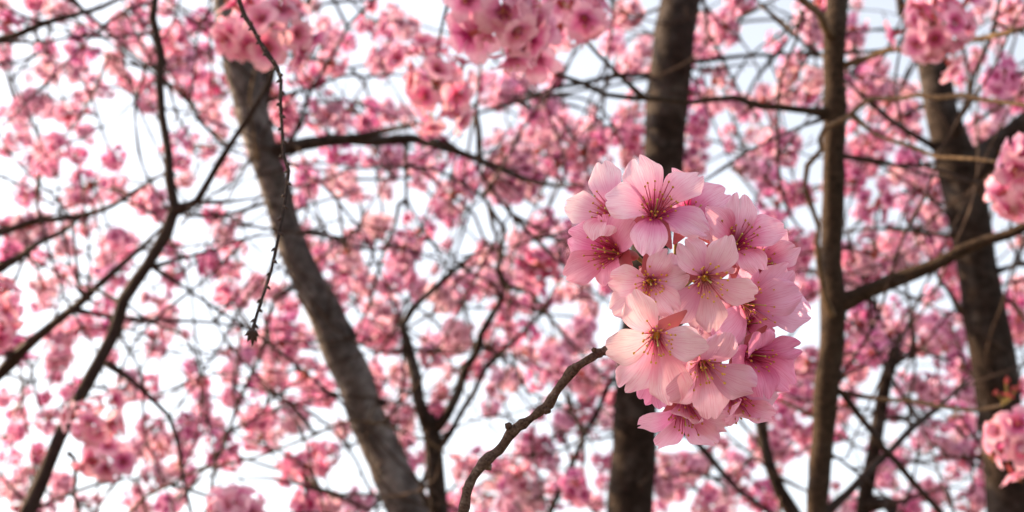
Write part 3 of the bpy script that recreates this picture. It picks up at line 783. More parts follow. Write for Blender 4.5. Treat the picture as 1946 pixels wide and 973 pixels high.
# ------------------------------------------------------------------ blossom clusters seen in the photograph
K = 0.3392                                  # zoom tile -> photograph pixels
TILES = [
 (0, 0, [(40,130,150),(20,30,90),(200,20,110),(330,35,140),(460,150,120),(470,260,150),(420,380,140),(480,330,110),(265,290,120),(270,390,140),(290,430,80),(545,490,120),(670,110,110),(670,170,110),(790,130,100),(640,330,120),(650,370,100),(780,20,130),(920,30,110),(1130,125,140),(980,220,170),(1000,330,160),(1130,300,120),(1110,420,110),(1210,470,120),(1040,500,100),(830,290,110),(700,440,100),(740,470,80),(820,480,110),(835,580,110),(1200,620,130),(1020,780,110),(1130,830,110),(1010,900,110),(1270,920,110),(1240,720,80),(190,560,140),(120,600,120),(240,590,110),(380,640,130),(470,570,110),(120,690,100),(470,730,90),(320,810,160),(210,830,110),(100,770,120),(30,830,100),(430,870,100),(270,920,110),(635,880,130),(20,280,90),(1000,400,120),(720,230,90),(10,640,70),(180,900,90)]),
 (0, 320, [(150,150,130),(280,10,90),(500,90,150),(400,160,120),(510,180,110),(640,110,120),(690,90,70),(860,200,190),(790,180,120),(1190,250,110),(1040,60,90),(1270,20,110),(160,320,200),(60,330,130),(240,320,120),(60,460,120),(130,410,100),(370,420,130),(460,300,110),(640,400,150),(590,490,130),(730,400,90),(690,480,100),(640,610,140),(500,620,110),(370,600,110),(240,660,120),(270,720,120),(590,770,120),(470,890,140),(330,930,150),(390,900,110),(560,890,120),(970,600,130),(960,450,90),(1260,350,120),(1310,470,120),(1200,520,150),(1120,500,90),(1290,600,110),(1270,700,160),(1350,740,90),(1430,660,110),(900,760,140),(930,830,140),(910,920,110),(230,500,90),(710,850,80),(1270,420,100)]),
 (0, 643, [(60,20,150),(320,30,150),(330,110,130),(310,170,100),(120,110,100),(20,330,110),(80,410,90),(100,510,110),(400,280,100),(20,550,70),(230,640,120),(70,650,100),(150,730,130),(80,830,130),(340,810,140),(130,900,130),(270,460,140),(880,60,110),(620,110,80),(720,260,140),(850,280,110),(690,330,90),(1120,260,120),(1120,340,120),(1280,210,130),(1350,110,120),(1300,330,120),(1440,60,100),(1450,240,90),(1430,450,140),(1450,560,120),(1160,450,120),(1050,500,150),(850,500,150),(800,610,140),(900,600,150),(1050,620,120),(1240,600,150),(1290,690,110),(880,770,160),(1000,700,120),(1050,760,100),(930,940,150),(1000,900,110),(760,880,90),(500,930,120),(790,950,100),(270,940,90),(330,880,80),(1200,680,90)]),
 (480, 0, [(660,125,150),(780,80,110),(860,140,140),(760,210,100),(720,330,160),(690,340,110),(450,190,120),(400,130,100),(350,30,70),(380,240,110),(450,350,140),(330,430,140),(250,420,110),(540,240,90),(180,620,150),(120,520,100),(220,680,110),(160,780,100),(430,620,170),(350,650,120),(490,680,120),(640,670,170),(720,680,130),(780,610,100),(870,640,90),(470,860,140),(540,890,110),(680,850,110),(790,880,130),(310,940,120),(150,920,90),(1050,870,120),(990,830,100),(950,930,130),(1390,530,170),(1330,480,110),(1280,450,100),(1400,830,180),(1430,890,130),(1200,940,120),(1460,770,90),(1400,950,110)]),
 (480, 320, [(300,50,130),(320,110,100),(230,160,130),(480,80,170),(580,120,110),(770,20,100),(940,30,150),(740,120,90),(1200,30,140),(1120,150,190),(1060,220,140),(1120,270,110),(1370,40,180),(1430,110,140),(700,310,150),(730,380,130),(650,300,100),(930,350,140),(850,450,190),(820,530,130),(530,460,160),(450,500,130),(560,530,110),(500,590,100),(370,500,130),(320,430,100),(570,380,100),(630,630,150),(760,650,140),(880,630,110),(760,810,170),(700,800,120),(740,930,140),(640,920,130),(430,700,120),(480,770,90),(1310,480,170),(1340,560,110),(1200,650,160),(1060,710,170),(1120,740,110),(1100,640,90),(1150,920,170),(1370,880,150),(1320,650,110),(1440,760,130),(1390,680,120),(130,690,130),(30,660,120),(200,770,110),(190,880,140),(110,940,110),(260,920,110),(1010,960,90),(1430,490,90),(570,690,100),(1450,580,100),(1090,420,60),(930,700,80)]),
 (480, 643, [(170,40,150),(70,20,110),(120,130,110),(230,90,100),(300,10,90),(290,210,140),(110,230,110),(40,260,100),(330,320,110),(410,340,110),(400,240,90),(240,460,140),(220,390,110),(50,450,130),(50,550,130),(500,510,100),(350,640,120),(430,640,120),(290,710,190),(200,750,130),(320,770,110),(310,930,190),(440,930,130),(600,910,150),(560,950,110),(10,920,100),(790,30,130),(740,50,100),(680,230,130),(670,180,90),(700,310,80),(820,180,130),(840,270,120),(840,430,190),(780,410,120),(1000,90,140),(1000,40,90),(1120,30,150),(1060,330,120),(1090,190,90),(1010,410,110),(1240,170,120),(1320,40,140),(1380,250,150),(1430,220,130),(1330,390,110),(860,690,110),(950,700,90),(820,610,90),(1190,720,150),(1250,700,110),(1370,700,110),(980,900,150),(1120,930,110),(1380,800,110),(1290,880,90),(1200,860,90),(1420,930,120),(1310,950,90),(970,640,80),(870,570,80)]),
 (960, 0, [(690,70,160),(620,150,100),(600,250,120),(780,260,120),(700,370,150),(780,350,110),(1230,150,170),(1130,120,120),(1310,20,150),(1200,230,120),(1100,280,140),(1090,220,100),(1170,460,150),(1060,520,110),(1240,560,150),(1140,590,130),(1080,670,140),(1060,750,130),(1060,850,150),(1040,930,130),(1350,620,110),(1440,560,120),(1360,930,140),(1440,820,120),(1250,740,60),(1370,740,90),(690,660,130),(740,590,130),(640,720,140),(720,790,150),(700,870,140),(600,760,110),(480,720,130),(510,800,140),(430,860,170),(500,920,140),(180,640,160),(260,690,120),(330,690,140),(200,760,160),(180,850,170),(100,880,140),(290,920,150),(380,900,120),(30,500,170),(100,440,120),(280,420,130),(230,580,110),(20,880,120),(120,940,120),(380,770,90),(300,600,90),(30,400,100),(490,610,50)]),
 (800, 320, [(570,40,190),(640,90,140),(470,50,180),(440,120,140),(530,130,120),(880,50,150),(900,110,110),(690,300,150),(650,340,120),(550,400,130),(660,540,200),(610,600,140),(710,490,110),(850,340,130),(810,390,130),(800,500,140),(860,500,110),(790,690,120),(900,680,110),(640,730,120),(590,760,110),(500,760,110),(900,890,140),(940,790,110),(590,920,120),(740,960,110),(1060,640,110),(860,930,110),(340,640,120),(400,600,110)]),
 (960, 643, [(130,90,120),(30,50,110),(40,230,130),(190,230,110),(270,130,170),(360,60,140),(340,200,130),(440,200,170),(420,250,140),(440,30,110),(530,250,120),(600,310,110),(600,160,110),(380,480,150),(430,400,130),(500,480,110),(580,440,100),(160,590,160),(230,660,150),(130,640,120),(40,690,110),(90,790,160),(40,830,140),(150,870,160),(170,940,130),(60,950,130),(370,730,140),(390,830,190),(340,880,130),(290,820,110),(560,690,110),(550,800,90),(510,920,90),(900,690,130),(890,790,150),(960,820,150),(1040,730,150),(1090,710,110),(1000,700,120),(920,860,100),(1170,590,120),(1300,760,160),(1310,700,110),(1270,860,110),(1150,900,140),(1220,940,120),(1380,900,100),(1440,580,120),(1440,660,90),(1100,960,100),(870,930,90),(1440,930,100)]),
 (1446, 0, [(320,20,140),(280,150,150),(230,100,110),(320,210,130),(520,170,150),(510,240,110),(540,20,60),(1240,20,120),(1400,60,160),(1430,110,110),(1190,340,110),(1360,410,170),(1300,470,120),(1430,500,130),(1320,560,150),(1440,570,110),(1270,780,170),(1210,700,100),(1310,730,110),(1340,650,90),(200,420,150),(310,440,140),(140,530,140),(260,540,130),(60,560,120),(170,340,100),(110,820,190),(60,790,120),(140,880,100),(20,950,100),(560,430,140),(650,380,130),(610,500,170),(690,500,140),(790,520,120),(700,580,130),(520,540,100),(780,660,150),(840,640,120),(740,740,110),(600,780,170),(560,840,150),(660,830,140),(530,930,130),(600,930,110),(820,890,120),(880,950,130),(950,960,100),(1100,460,110),(1080,300,120),(860,740,90),(500,620,110),(640,640,100)]),
 (1446, 320, [(510,70,150),(540,10,80),(660,190,190),(580,230,110),(800,40,140),(900,110,170),(960,170,170),(980,270,150),(890,250,140),(860,20,110),(930,50,120),(790,190,90),(640,480,190),(560,500,140),(620,570,150),(790,460,150),(840,500,140),(730,420,120),(1010,440,160),(920,400,110),(1070,560,140),(520,600,130),(560,680,110),(700,540,120),(1070,640,90),(200,150,140),(90,200,150),(40,80,140),(270,120,110),(180,480,200),(230,420,170),(100,320,150),(260,560,140),(160,560,150),(270,680,130),(200,720,130),(580,820,160),(540,880,140),(660,850,150),(720,920,170),(840,850,130),(620,950,140),(1010,860,140),(930,870,110),(1100,930,150),(1000,950,130),(1120,710,90),(810,930,110),(1440,680,140),(1430,750,130),(1440,850,130),(1450,930,110),(1440,410,90),(30,20,110),(480,460,110),(750,770,70),(960,700,80),(500,720,90)]),
 (1446, 643, [(630,60,190),(700,40,140),(540,110,150),(490,190,140),(600,120,130),(500,40,110),(770,30,110),(900,30,140),(1040,50,150),(1000,20,120),(1110,150,160),(1130,220,120),(920,280,190),(840,280,140),(1000,290,130),(950,340,120),(1150,320,150),(1180,270,110),(1070,460,150),(1130,480,130),(1190,480,110),(990,570,170),(920,570,110),(1150,650,170),(1190,610,130),(1120,710,110),(970,850,150),(1000,900,110),(870,890,140),(820,940,150),(760,930,110),(650,640,130),(700,700,130),(680,770,130),(640,770,100),(730,410,120),(790,670,100),(260,130,160),(200,170,140),(200,290,150),(260,350,140),(120,400,150),(160,370,120),(230,510,150),(250,580,110),(80,590,170),(50,540,120),(130,630,110),(40,870,120),(60,930,110),(420,920,130),(520,950,130),(590,940,120),(1180,920,150),(1220,850,110),(1230,780,80),(470,370,110),(500,300,90),(430,540,80),(450,440,80),(1440,280,110),(310,200,120)]),
]
spots = []
for x0, y0, lst in TILES:
    for zx, zy, zd in lst:
        px, py, dp = x0 + zx * K, y0 + zy * K, zd * K * 1.30 + 7
        d = 0.118 * FPX / dp * rng.uniform(0.92, 1.08)
        d = min(max(d, 3.6), 6.8)
        spots.append((P(px, py, d), dp * d / FPX / 0.098))
for pos, size in list(spots):
    if rng.random() < 0.34:
        px, py, d = project(pos)
        d2 = min(d + rng.uniform(0.6, 2.2), 7.8)
        spots.append((P(px + rng.normal(0, 34), py + rng.normal(0, 34), d2), rng.uniform(0.7, 0.95)))
# the crowns go on a little past the frame
for i in range(90):
    side = i % 4
    px, py = ((rng.uniform(-260, -30), rng.uniform(-150, 1100)), (rng.uniform(1976, 2200), rng.uniform(-150, 1100)),
              (rng.uniform(-150, 2100), rng.uniform(-260, -40)), (rng.uniform(-150, 2100), rng.uniform(1010, 1150)))[side]
    spots.append((P(px, py, rng.uniform(3.0, 5.5)), rng.uniform(0.9, 1.15)))

# every cluster sits on a twig that leaves the nearest branch
keys = list(TREES)
npos = {k: np.array([n[0] for n in TREES[k]['nodes']]) for k in keys}
allp = np.concatenate([npos[k] for k in keys])
allk = sum([[k] * len(npos[k]) for k in keys], [])
dist = [np.min(np.linalg.norm(allp - s[0], axis=1)) for s in spots]
for i in np.argsort(dist):
    pos, size = spots[i]
    dd = np.linalg.norm(allp - pos, axis=1)
    j = int(np.argmin(dd + 0.25 * np.maximum(0, allp[:, 2] - pos[2])))
    key = allk[j]
    a = allp[j]
    ln = np.linalg.norm(pos - a)
    T = TREES[key]
    if ln > 0.03:
        side = rng.normal(0, 1, 3)
        side -= (side @ (pos - a)) * (pos - a) / ln ** 2
        side /= np.linalg.norm(side)
        m1 = a + (pos - a) * 0.35 + side * ln * rng.uniform(0.03, 0.14)
        m2 = a + (pos - a) * 0.72 + side * ln * rng.uniform(0.0, 0.12) - np.array((0, 0, ln * 0.04))
        r0 = min(0.008, 0.0042 + ln * 0.005)
        q, rad = catmull([a, m1, m2, pos], 0.05, [r0, r0 * 0.85, r0 * 0.75, 0.0026])
        rad = rad * rng.uniform(0.85, 1.25, len(rad))
        mb = MB()
        tube(mb, q, rad, 5, 0)
        part(key, 'twig', mb, [M['twig']])
        allp = np.vstack([allp, q[2:]])
        allk += [key] * len(q[2:])
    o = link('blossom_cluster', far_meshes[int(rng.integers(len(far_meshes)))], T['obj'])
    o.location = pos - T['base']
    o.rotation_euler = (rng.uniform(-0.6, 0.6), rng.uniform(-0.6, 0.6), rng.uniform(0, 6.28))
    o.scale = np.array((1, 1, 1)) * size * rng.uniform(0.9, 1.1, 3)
    T['n'] += 1


# bare crooked twigs that cross between the boughs
base_nodes = [(n[0], n[1], k) for k in keys for n in TREES[k]['nodes'] if project(n[0])[2] > 1.9 and 0 < project(n[0])[0] < 1946 and -80 < project(n[0])[1] < 1050]
for i in range(180):
    a, ra, key = base_nodes[int(rng.integers(len(base_nodes)))]
    d = project(a)[2]
    ang = rng.uniform(0, 6.28)
    dirv = math.cos(ang) * RGT + (math.sin(ang) * 0.8 + 0.25) * UPV + rng.uniform(-0.9, 0.2) * FWD * 0.5
    dirv /= np.linalg.norm(dirv)
    ln = rng.uniform(0.25, 1.05)
    n = int(ln / 0.07) + 2
    pts = [a]
    cur = dirv.copy()
    bend = rng.normal(0, 0.10, 3)
    for _ in range(n):
        cur = cur + bend + rng.normal(0, 0.14, 3)
        cur /= np.linalg.norm(cur)
        pts.append(pts[-1] + cur * ln / n)
    r0 = min(max(rng.uniform(0.0024, 0.0042) * d / 3.2, 0.0014), ra * 0.8 + 0.0008)
    rr_ = np.linspace(r0, 0.0011, len(pts))
    q, rad = catmull(pts, 0.025, rr_)
    rad = rad * np.where(rng.random(len(rad)) < 0.3, rng.uniform(1.2, 1.7, len(rad)), 1)
    mb = MB()
    tube(mb, q, rad, 5, 0)
    for _ in range(int(rng.integers(1, 4))):                     # short spurs
        j = int(rng.integers(1, len(q)))
        sp = rng.normal(0, 1, 3)
        sp /= np.linalg.norm(sp)
        tube(mb, np.array([q[j], q[j] + sp * 0.012, q[j] + sp * 0.024 + cur * 0.01]), np.array([0.0018, 0.0016, 0.0022]), 5, 0)
    part(key, 'twig', mb, [M['twig']])

# unseen blossom mass added left of the frame to shade the sharp blossoms
mb = MB()
g = np.random.default_rng(77)
tv = []
for dr in sphere_dirs(11, 5):
    R = rot_to(dr + g.normal(0, 0.2, 3), g.uniform(0, 6.28))
    for k in range(5):
        A = R @ rz(k * 1.2566) @ rx(0.4)
        tv += [dr * 0.045 + A @ np.array(q_) for q_ in ((0, 0, 0), (0.010, 0.014, 0.001), (0, 0.024, 0), (-0.010, 0.014, 0.001))]
tv = np.array(tv)
cs = np.stack([g.uniform(-4.6, -1.5, NSHADE * 2), g.uniform(-0.2, 5.2, NSHADE * 2), g.uniform(1.5, 4.3, NSHADE * 2)], 1)
pr = np.array([project(c) for c in cs])
keep = (pr[:, 0] < -70) | (pr[:, 2] < 0.05)
keep &= (cs[:, 1] < 1.1 - 0.53 * cs[:, 0]) | (g.random(len(cs)) < 0.22)      # dense on the sun's path to the sharp blossoms, thinned to light the trunks
cs = cs[keep][:NSHADE]
vs = np.concatenate([c + (tv * g.uniform(0.85, 1.15)) @ rot_to(g.normal(0, 1, 3), g.uniform(0, 6.28)).T for c in cs])
fs = np.arange(len(vs)).reshape(-1, 4).tolist()
mb.v, mb.f, mb.mi = [vs], fs, [0] * len(fs)
mb.uv = np.tile(np.array(((0.5, 0), (1, 0.6), (0.5, 1), (0, 0.6))), (len(fs), 1))
for i in range(9):
    lz = 1.3 + i * 0.25
    b0 = P(-325, 300, 3.2) * (lz / P(-325, 300, 3.2)[2])
    b0 = np.array((P(-325, 500, 3.2)[0], P(-325, 500, 3.2)[1], lz))
    e = np.array((g.uniform(-4.3, -2.8), g.uniform(0.2, 5.0), lz + g.uniform(0.4, 1.2)))
    wstem('L', 'branch', [b0, b0 * 0.5 + e * 0.5 + np.array((0, 0, 0.15)), e], [0.02, 0.013, 0.005], 'bark', 0.1, 7, nodes=False)
part('L', 'shade_crown', mb, [M['petal_far']])['kind'] = 'stuff'

# ------------------------------------------------------------------ nearer clusters, each flower a piece of its own
def near_cluster(key, px, py, d, radius_px, n, seed, squash=(1, 1, 1), scale=1.0):
    g = np.random.default_rng(seed)
    T = TREES[key]
    c = P(px, py, d)
    R = radius_px * d / FPX
    core = max(R - 0.014 * scale, R * 0.55)
    mb = MB()
    blob(mb, c, (0, 0, 1), 0.014, 0.004, 1, 4, 6)
    places = []
    for dr in sphere_dirs(max(5, int(n * 0.68)), seed, 0.4):
        f = c + dr * core * 0.92 * np.array(squash) * g.uniform(0.55, 1.34)
        a = dr + g.normal(0, 0.3, 3)
        a /= np.linalg.norm(a)
        places.append((f, a))
        b = f - a * 0.008
        tube(mb, np.array([c, (c + b) / 2 + g.normal(0, 0.002, 3), b]), np.full(3, 0.0008), 4, 0)
    mb.v = [v - T['base'] for v in mb.v]
    cl = link('blossom_cluster', mb.mesh('pedicels', [M['stalk'], M['calyx']]), T['obj'])
    for f, a in places:
        o = link('flower', flower_meshes[int(g.integers(len(flower_meshes)))], cl)
        A = rot_to(a, g.uniform(0, 6.28)) * scale * 1.22 * g.uniform(0.88, 1.12)
        m = Matrix([list(A[i]) + [f[i] - T['base'][i]] for i in range(3)] + [[0, 0, 0, 1]])
        o.matrix_basis = m
        o.color = (1, 1, 1, 1)


near_cluster('S', 510, 55, 1.55, 103, 40, 21, (1.0, 1, 0.95))
near_cluster('D', 830, 155, 1.75, 102, 44, 22, (0.82, 1, 1.12))
near_cluster('D', 945, 25, 1.12, 105, 20, 23, (0.95, 0.9, 0.9))
near_cluster('D', 1010, 80, 1.16, 62, 8, 24, (1, 1, 0.8))
near_cluster('D', 1095, 15, 1.3, 85, 18, 25)
near_cluster('D', 1778, 50, 1.72, 88, 34, 26, (0.95, 1, 1.0))
near_cluster('D', 1946, 300, 1.35, 46, 6, 27)
near_cluster('D', 1938, 368, 1.5, 56, 16, 28, (1, 1, 0.75))
near_cluster('D', 1925, 835, 1.6, 66, 18, 29, (0.9, 1, 1.2))
near_cluster('L', -12, 590, 1.6, 70, 18, 30, (1, 1, 1.6))
near_cluster('S', 180, 795, 2.0, 62, 18, 31)
near_cluster('S', 200, 875, 2.05, 58, 18, 32)
near_cluster('S', 440, 975, 1.6, 62, 18, 33, (1.1, 1, 0.8))
wstem('L', 'branch', [P(-320, 640, 3.2), P(-200, 600, 2.4), P(-90, 560, 1.8), P(-12, 590, 1.6)], [0.01, 0.006, 0.004, 0.002], 'twig', 0.05, 8)
wstem('S', 'branch', [P(40, 1010, 2.1), P(200, 1090, 1.9), P(360, 1060, 1.7), P(440, 975, 1.6)], [0.006, 0.004, 0.003, 0.002], 'twig', 0.05, 8)

# sprouting red buds beside the right-hand twig
for bx_, by_ in ((1912, 728), (1893, 748), (1930, 742), (1918, 752)):
    mb = MB()
    c0, c1 = P(1905, 771, 1.66), P(bx_, by_, 1.62)
    tube(mb, np.array([c0, (c0 + c1) / 2 + np.array((0.003, 0, 0)), c1]), np.array([0.0012, 0.001, 0.0014]), 6, 1)
    for k in range(5):
        dr = c1 - c0 + rng.normal(0, 0.016, 3)
        dr /= np.linalg.norm(dr)
        blob(mb, c1 + dr * 0.004, dr, 0.012, 0.0022, 0, 5, 6, 0.8)
    part('D', 'bud', mb, [M['calyx'], M['stalk']])

# ------------------------------------------------------------------ the sharp blossoms in front
hb = P(880, 973, HERO * 0.98)
hero_pts = [(1312, 600, 14, 0.515), (1270, 628, 15, 0.508), (1215, 650, 17, 0.497), (1160, 664, 20, 0.485), (1138, 672, 21, 0.482), (1125, 680, 19, 0.48), (1100, 696, 21, 0.48), (1087, 707, 26, 0.48), (1075, 722, 20, 0.48), (1060, 740, 19, 0.48),
            (1050, 757, 22, 0.48), (1044, 770, 26, 0.48), (1028, 781, 20, 0.48), (1002, 799, 19, 0.48), (984, 810, 24, 0.48), (973, 820, 27, 0.48), (962, 838, 21, 0.48), (948, 856, 22, 0.48),
            (932, 868, 26, 0.479), (920, 880, 27, 0.478), (905, 898, 21, 0.477), (893, 918, 22, 0.476), (886, 940, 25, 0.475), (880, 973, 23, 0.474)]
p, r, base = to_ground(hero_pts, 1.6)
r = r[:len(hero_pts)] + [0.0026, 0.0035, 0.0048, 0.006]
hero = bpy.data.objects.new('flowering_branch', None)
C.objects.link(hero)
hero.location = base
hero.empty_display_size = 0.05
hero['label'] = 'knobbly brown twig ending in a sharp cluster of large pale pink cherry blossoms'
hero['category'] = 'flowering branch'
HB = np.array(base)
q, rad = catmull(p, 0.0016, r)
n_vis = int(np.argmin([abs(project(x)[1] - 1050) for x in q]))
s = np.concatenate([[0], np.cumsum(np.linalg.norm(np.diff(q, axis=0), axis=1))])
ring = 0.82 + 0.13 * np.sin(s * 2 * math.pi / 0.0031 + 2 * np.sin(s * 310)) * (0.5 + 0.5 * np.sin(s * 171)) + rng.normal(0, 0.045, len(s))
wig = rng.normal(0, 1, q.shape)
for _ in range(2):
    wig[1:-1] = (wig[:-2] + wig[1:-1] + wig[2:]) / 3
q = q + wig * (rad * 0.16)[:, None]
mb = MB()
tube(mb, q - HB, rad * ring, 14, 0, 0.09)
link('twig', mb.mesh('twig', [M['hero_twig']]), hero)
for (x, y, dx, dy, ln, wd) in ((1090, 700, 10, -9, 20, 8), (1042, 776, -6, 12, 18, 8), (970, 812, -11, -7, 18, 8), (925, 884, 9, 10, 18, 8), (888, 930, -10, -2, 16, 7), (1130, 668, -3, -9, 12, 6), (1053, 752, 9, 2, 10, 6)):
    mb = MB()
    a = P(x + dx, y + dy, 0.479) - P(x, y, 0.48)
    blob(mb, P(x + dx * 0.35, y + dy * 0.35, 0.479) - HB, a, ln * 0.48 / FPX, wd * 0.48 / FPX, 0, 6, 8, 0.8)
    link('bud_scar', mb.mesh('bud_scar', [M['hero_twig']]), hero)

petal_meshes = []
for i in range(14):
    mb = MB()
    pts, uv = petal_grid(1.0, 0.315 + 0.055 * ((i * 7) % 5) / 4, 16, 15, 900 + i, notch=(0.13, 0.06, 0.1, 0.16)[i % 4], curl=0.25, ruffle=0.07)
    mb.grid(pts, uv)
    petal_meshes.append((mb.mesh('petal', [M['petal_crimson']]), mb.mesh('petal', [M['petal']])))
mb = MB()
v = np.linspace(0, 1, 6)[:, None]
u = np.linspace(-1, 1, 5)[None, :]
wv = 0.17 * (1 - v ** 1.6) + 0.02
spt = np.stack([u * wv, v * 0.62 + 0 * u, 0.06 * (1 - u ** 2) * (1 - v) - 0.10 * v ** 2 + 0 * u], -1)
mb.grid(spt, np.stack([(u + 1) / 2 + 0 * v, v + 0 * u], -1))
sepal_mesh = mb.mesh('sepal', [M['sepal']])

SPUR = P(1312, 600, 0.515)
HF = [  # centre, depth offset mm, axis tilt (right, up), cup, petal length mm, petal tips (crop pixels), tint, pale filaments
 ((338, 215), -6, 0.00, 0.42, 28, 19.5, ((285, 38), (478, 82), (186, 168), (298, 332), (486, 268)), (1.02, 1.10, 1.05), 0),
 ((224, 226), 8, -0.45, 0.30, 28, 19, ((168, 48), (64, 178), (150, 276)), (1.04, 1.18, 1.08), 0),
 ((446, 226), 9, 0.30, 0.40, 30, 18, ((395, 82), (550, 142), (496, 292)), (1, 1, 1), 0),
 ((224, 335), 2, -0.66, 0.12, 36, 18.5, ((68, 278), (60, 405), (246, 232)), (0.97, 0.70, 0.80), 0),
 ((325, 424), -2, -0.06, -0.12, 12, 15, ((198, 418), (372, 336), (428, 402), (208, 520), (395, 520)), (1.03, 1.15, 1.07), 1),
 ((502, 413), -8, 0.05, -0.14, 14, 17, ((562, 292), (424, 306), (656, 468), (526, 580), (384, 552)), (1.02, 1.07, 1.03), 1),
 ((594, 318), 3, 0.12, 0.40, 30, 18.5, ((608, 158), (732, 252), (506, 208)), (1, 0.98, 1), 0),
 ((655, 372), 15, 0.50, 0.05, 30, 17, ((772, 325), (735, 275)), (1, 1, 1), 0),
 ((632, 498), 8, 0.40, -0.02, 24, 20, ((755, 398), (768, 462), (835, 528), (528, 606)), (0.97, 0.86, 1.0), 1),
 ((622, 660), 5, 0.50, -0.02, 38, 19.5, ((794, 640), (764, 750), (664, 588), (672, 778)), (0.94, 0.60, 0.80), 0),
 ((346, 600), -13, -0.06, -0.24, 18, 18.5, ((262, 474), (477, 622), (188, 640), (244, 772), (402, 812)), (1.03, 1.12, 1.05), 1),
 ((492, 686), -6, 0.06, -0.42, 26, 18.5, ((548, 600), (644, 764), (516, 854), (385, 790)), (0.99, 0.93, 0.96), 1),
 ((432, 812), 8, 0.00, -0.70, 38, 17.5, ((292, 886), (352, 948), (428, 878), (524, 942), (552, 892)), (1, 0.95, 0.99), 0),
 ((592, 786), 10, 0.25, -0.62, 36, 16, ((636, 872), (700, 852), (714, 782), (560, 856)), (1, 0.93, 0.98), 0),
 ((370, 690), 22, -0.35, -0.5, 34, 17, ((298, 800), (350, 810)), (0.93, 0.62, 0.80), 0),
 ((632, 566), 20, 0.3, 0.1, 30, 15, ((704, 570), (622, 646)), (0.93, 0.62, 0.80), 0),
 ((330, 470), 20, -0.4, -0.1, 26, 16, ((206, 505), (225, 430)), (1.02, 1.05, 1.02), 0),
 ((545, 560), 18, 0.1, 0.0, 26, 17, ((590, 620), (470, 640)), (1, 0.95, 0.98), 1),
]
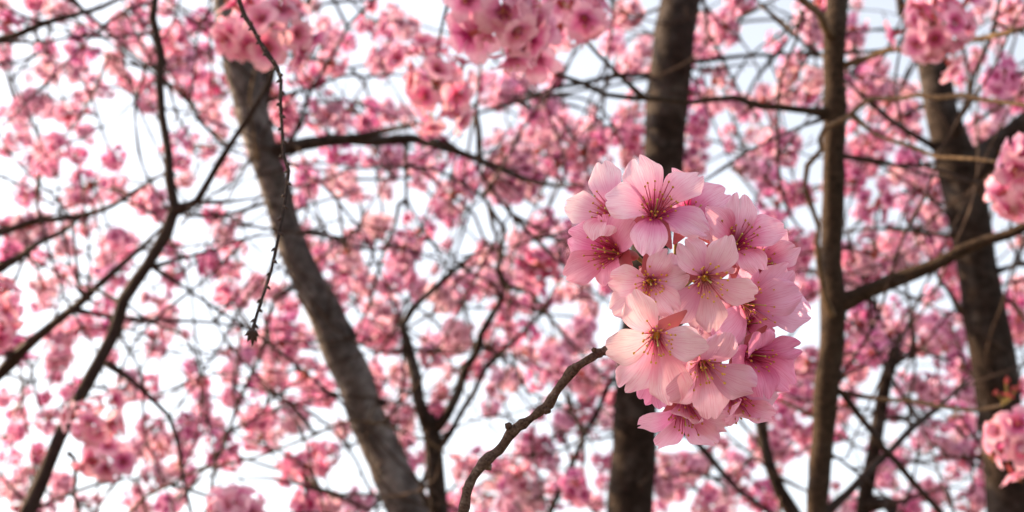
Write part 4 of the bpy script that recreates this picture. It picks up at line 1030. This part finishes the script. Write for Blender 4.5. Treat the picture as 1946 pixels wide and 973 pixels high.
for fi, ((zx, zy), dz, ax, ay, cup, Lm, tips, tint, pale) in enumerate(HF):
    cx, cy = 1045 + zx / 1.7068, 285 + zy / 1.7068
    g = np.random.default_rng(3000 + fi)
    c = P(cx, cy, HERO + dz / 1000)
    a = ax * RGT + ay * UPV - math.sqrt(max(0.05, 1 - ax * ax - ay * ay)) * FWD
    a /= np.linalg.norm(a)
    L = Lm / 1000
    # receptacle, calyx tube and stalk
    mb = MB()
    fl_base = c - a * L * 0.10
    tip = c - a * L * 0.55
    tube(mb, np.array([tip, tip + a * L * 0.12, tip + a * L * 0.3, fl_base, c - a * L * 0.02]) - c, np.array([0.05, 0.095, 0.115, 0.125, 0.15]) * L, 10, 0)
    mid = tip * 0.55 + SPUR * 0.45 - a * 0.006 + g.normal(0, 0.002, 3)
    st, sr = catmull([SPUR, mid, tip], 0.003, [0.0007, 0.00065, 0.0008])
    tube(mb, st - c, sr, 6, 1)
    fl = link('flower', mb.mesh('calyx', [M['calyx'], M['stalk']]), hero)
    fl.location = c - HB
    order = sorted(range(5), key=lambda k: g.random())
    dirs = []
    for tx, ty in tips:
        t2 = ((tx - zx) * RGT - (ty - zy) * UPV) / 1.7068 * (HERO + dz / 1000) / FPX
        n2 = np.linalg.norm(t2)
        if n2 < L:                      # the petal leans to or from the viewer by the rest of its length
            k2 = math.sqrt(L * L - n2 * n2)
            up_, dn_ = t2 - FWD * k2, t2 + FWD * k2
            want = math.sin(math.radians(cup))
            dirs.append(up_ if abs(up_ @ a / L - want) < abs(dn_ @ a / L - want) else dn_)
        else:
            dirs.append(t2)
    e1 = RGT - (RGT @ a) * a
    e1 /= np.linalg.norm(e1)
    e2 = np.cross(a, e1)
    az_ = sorted(math.atan2(d @ e2, d @ e1) for d in dirs)
    while len(dirs) < 5:                # petals hidden behind others fill the widest gaps
        gaps = [((az_[(i + 1) % len(az_)] - az_[i]) % (2 * math.pi) or 2 * math.pi, az_[i]) for i in range(len(az_))]
        gp_, st_ = max(gaps)
        an = st_ + gp_ * (0.5 if gp_ < 2.6 else 0.36)
        cc = math.radians(cup)
        dirs.append(L * 0.74 * (math.cos(cc) * (math.cos(an) * e1 + math.sin(an) * e2) + math.sin(cc) * a))
        az_ = sorted(az_ + [math.atan2(math.sin(an), math.cos(an))])
    for k, d in enumerate(dirs):
        ln = np.linalg.norm(d)
        y_ = d / ln
        n_ = a - (a @ y_) * y_
        n_ /= np.linalg.norm(n_)
        tw = g.normal(0, 0.14)
        Rm = np.stack([np.cross(y_, n_), y_, n_], 1) @ np.array(((math.cos(tw), 0, math.sin(tw)), (0, 1, 0), (-math.sin(tw), 0, math.cos(tw))))
        A = Rm * np.array((max(ln, L * 0.9), ln, max(ln, L * 0.9)))[None, :] * 1.03
        u_ = y_ - (y_ @ a) * a
        u_ /= np.linalg.norm(u_)
        off = u_ * L * 0.04 + a * L * 0.012 * order[k]
        o = link('petal', petal_meshes[int(g.integers(len(petal_meshes)))][pale], fl,
                 Matrix([list(A[i]) + [off[i]] for i in range(3)] + [[0, 0, 0, 1]]))
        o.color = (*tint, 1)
        # sepal in the gap beside the petal
        azs = math.atan2(u_ @ e2, u_ @ e1) + 0.63
        u_ = math.cos(azs) * e1 + math.sin(azs) * e2
        Rm = np.stack([np.cross(u_, a), u_, a], 1)
        A = Rm @ rx(math.radians(cup - 12)) * L
        off = u_ * L * 0.06 - a * L * 0.05
        link('sepal', sepal_mesh, fl, Matrix([list(A[i]) + [off[i]] for i in range(3)] + [[0, 0, 0, 1]]))
    R = rot_to(a)
    fm, am, pm = MB(), MB(), MB()
    for k in range(30):
        th = 0.08 + 0.5 * (k / 30) ** 0.7 + g.normal(0, 0.05)
        az = k * 2.39996
        d = R @ np.array((math.sin(th) * math.cos(az), math.sin(th) * math.sin(az), math.cos(th)))
        b = R @ np.array((math.cos(az), math.sin(az), 0)) * L * 0.07
        ln = L * g.uniform(0.42, 0.72)
        e = b + d * ln
        m_ = b + d * ln * 0.5 + a * L * 0.03
        cv, rr = catmull([b, m_, e], L * 0.12, [0.00021, 0.00017, 0.00013])
        tube(fm, cv, rr, 5, 0, 0, False)
        blob(am, e, d + g.normal(0, 0.5, 3), 0.00095, 0.0004, 0, 5, 6)
    cv, rr = catmull([np.zeros(3), a * L * 0.3, a * L * 0.62], L * 0.1, [0.0004, 0.0002, 0.00018])
    tube(pm, cv, rr, 6)
    blob(pm, a * L * 0.63, a, 0.0007, 0.0004, 0, 4, 6)
    blob(pm, a * L * 0.03, a, L * 0.10, L * 0.10, 1, 5, 10)
    link('filaments', fm.mesh('filaments', [M['filament_pale' if pale else 'filament']]), fl)['kind'] = 'stuff'
    link('anthers', am.mesh('anthers', [M['anther_gold' if pale else 'anther']]), fl)['kind'] = 'stuff'
    link('pistil', pm.mesh('pistil', [M['pistil'], M['nectary' if pale else 'calyx']]), fl)
print('clusters', {k: TREES[k]['n'] for k in TREES})
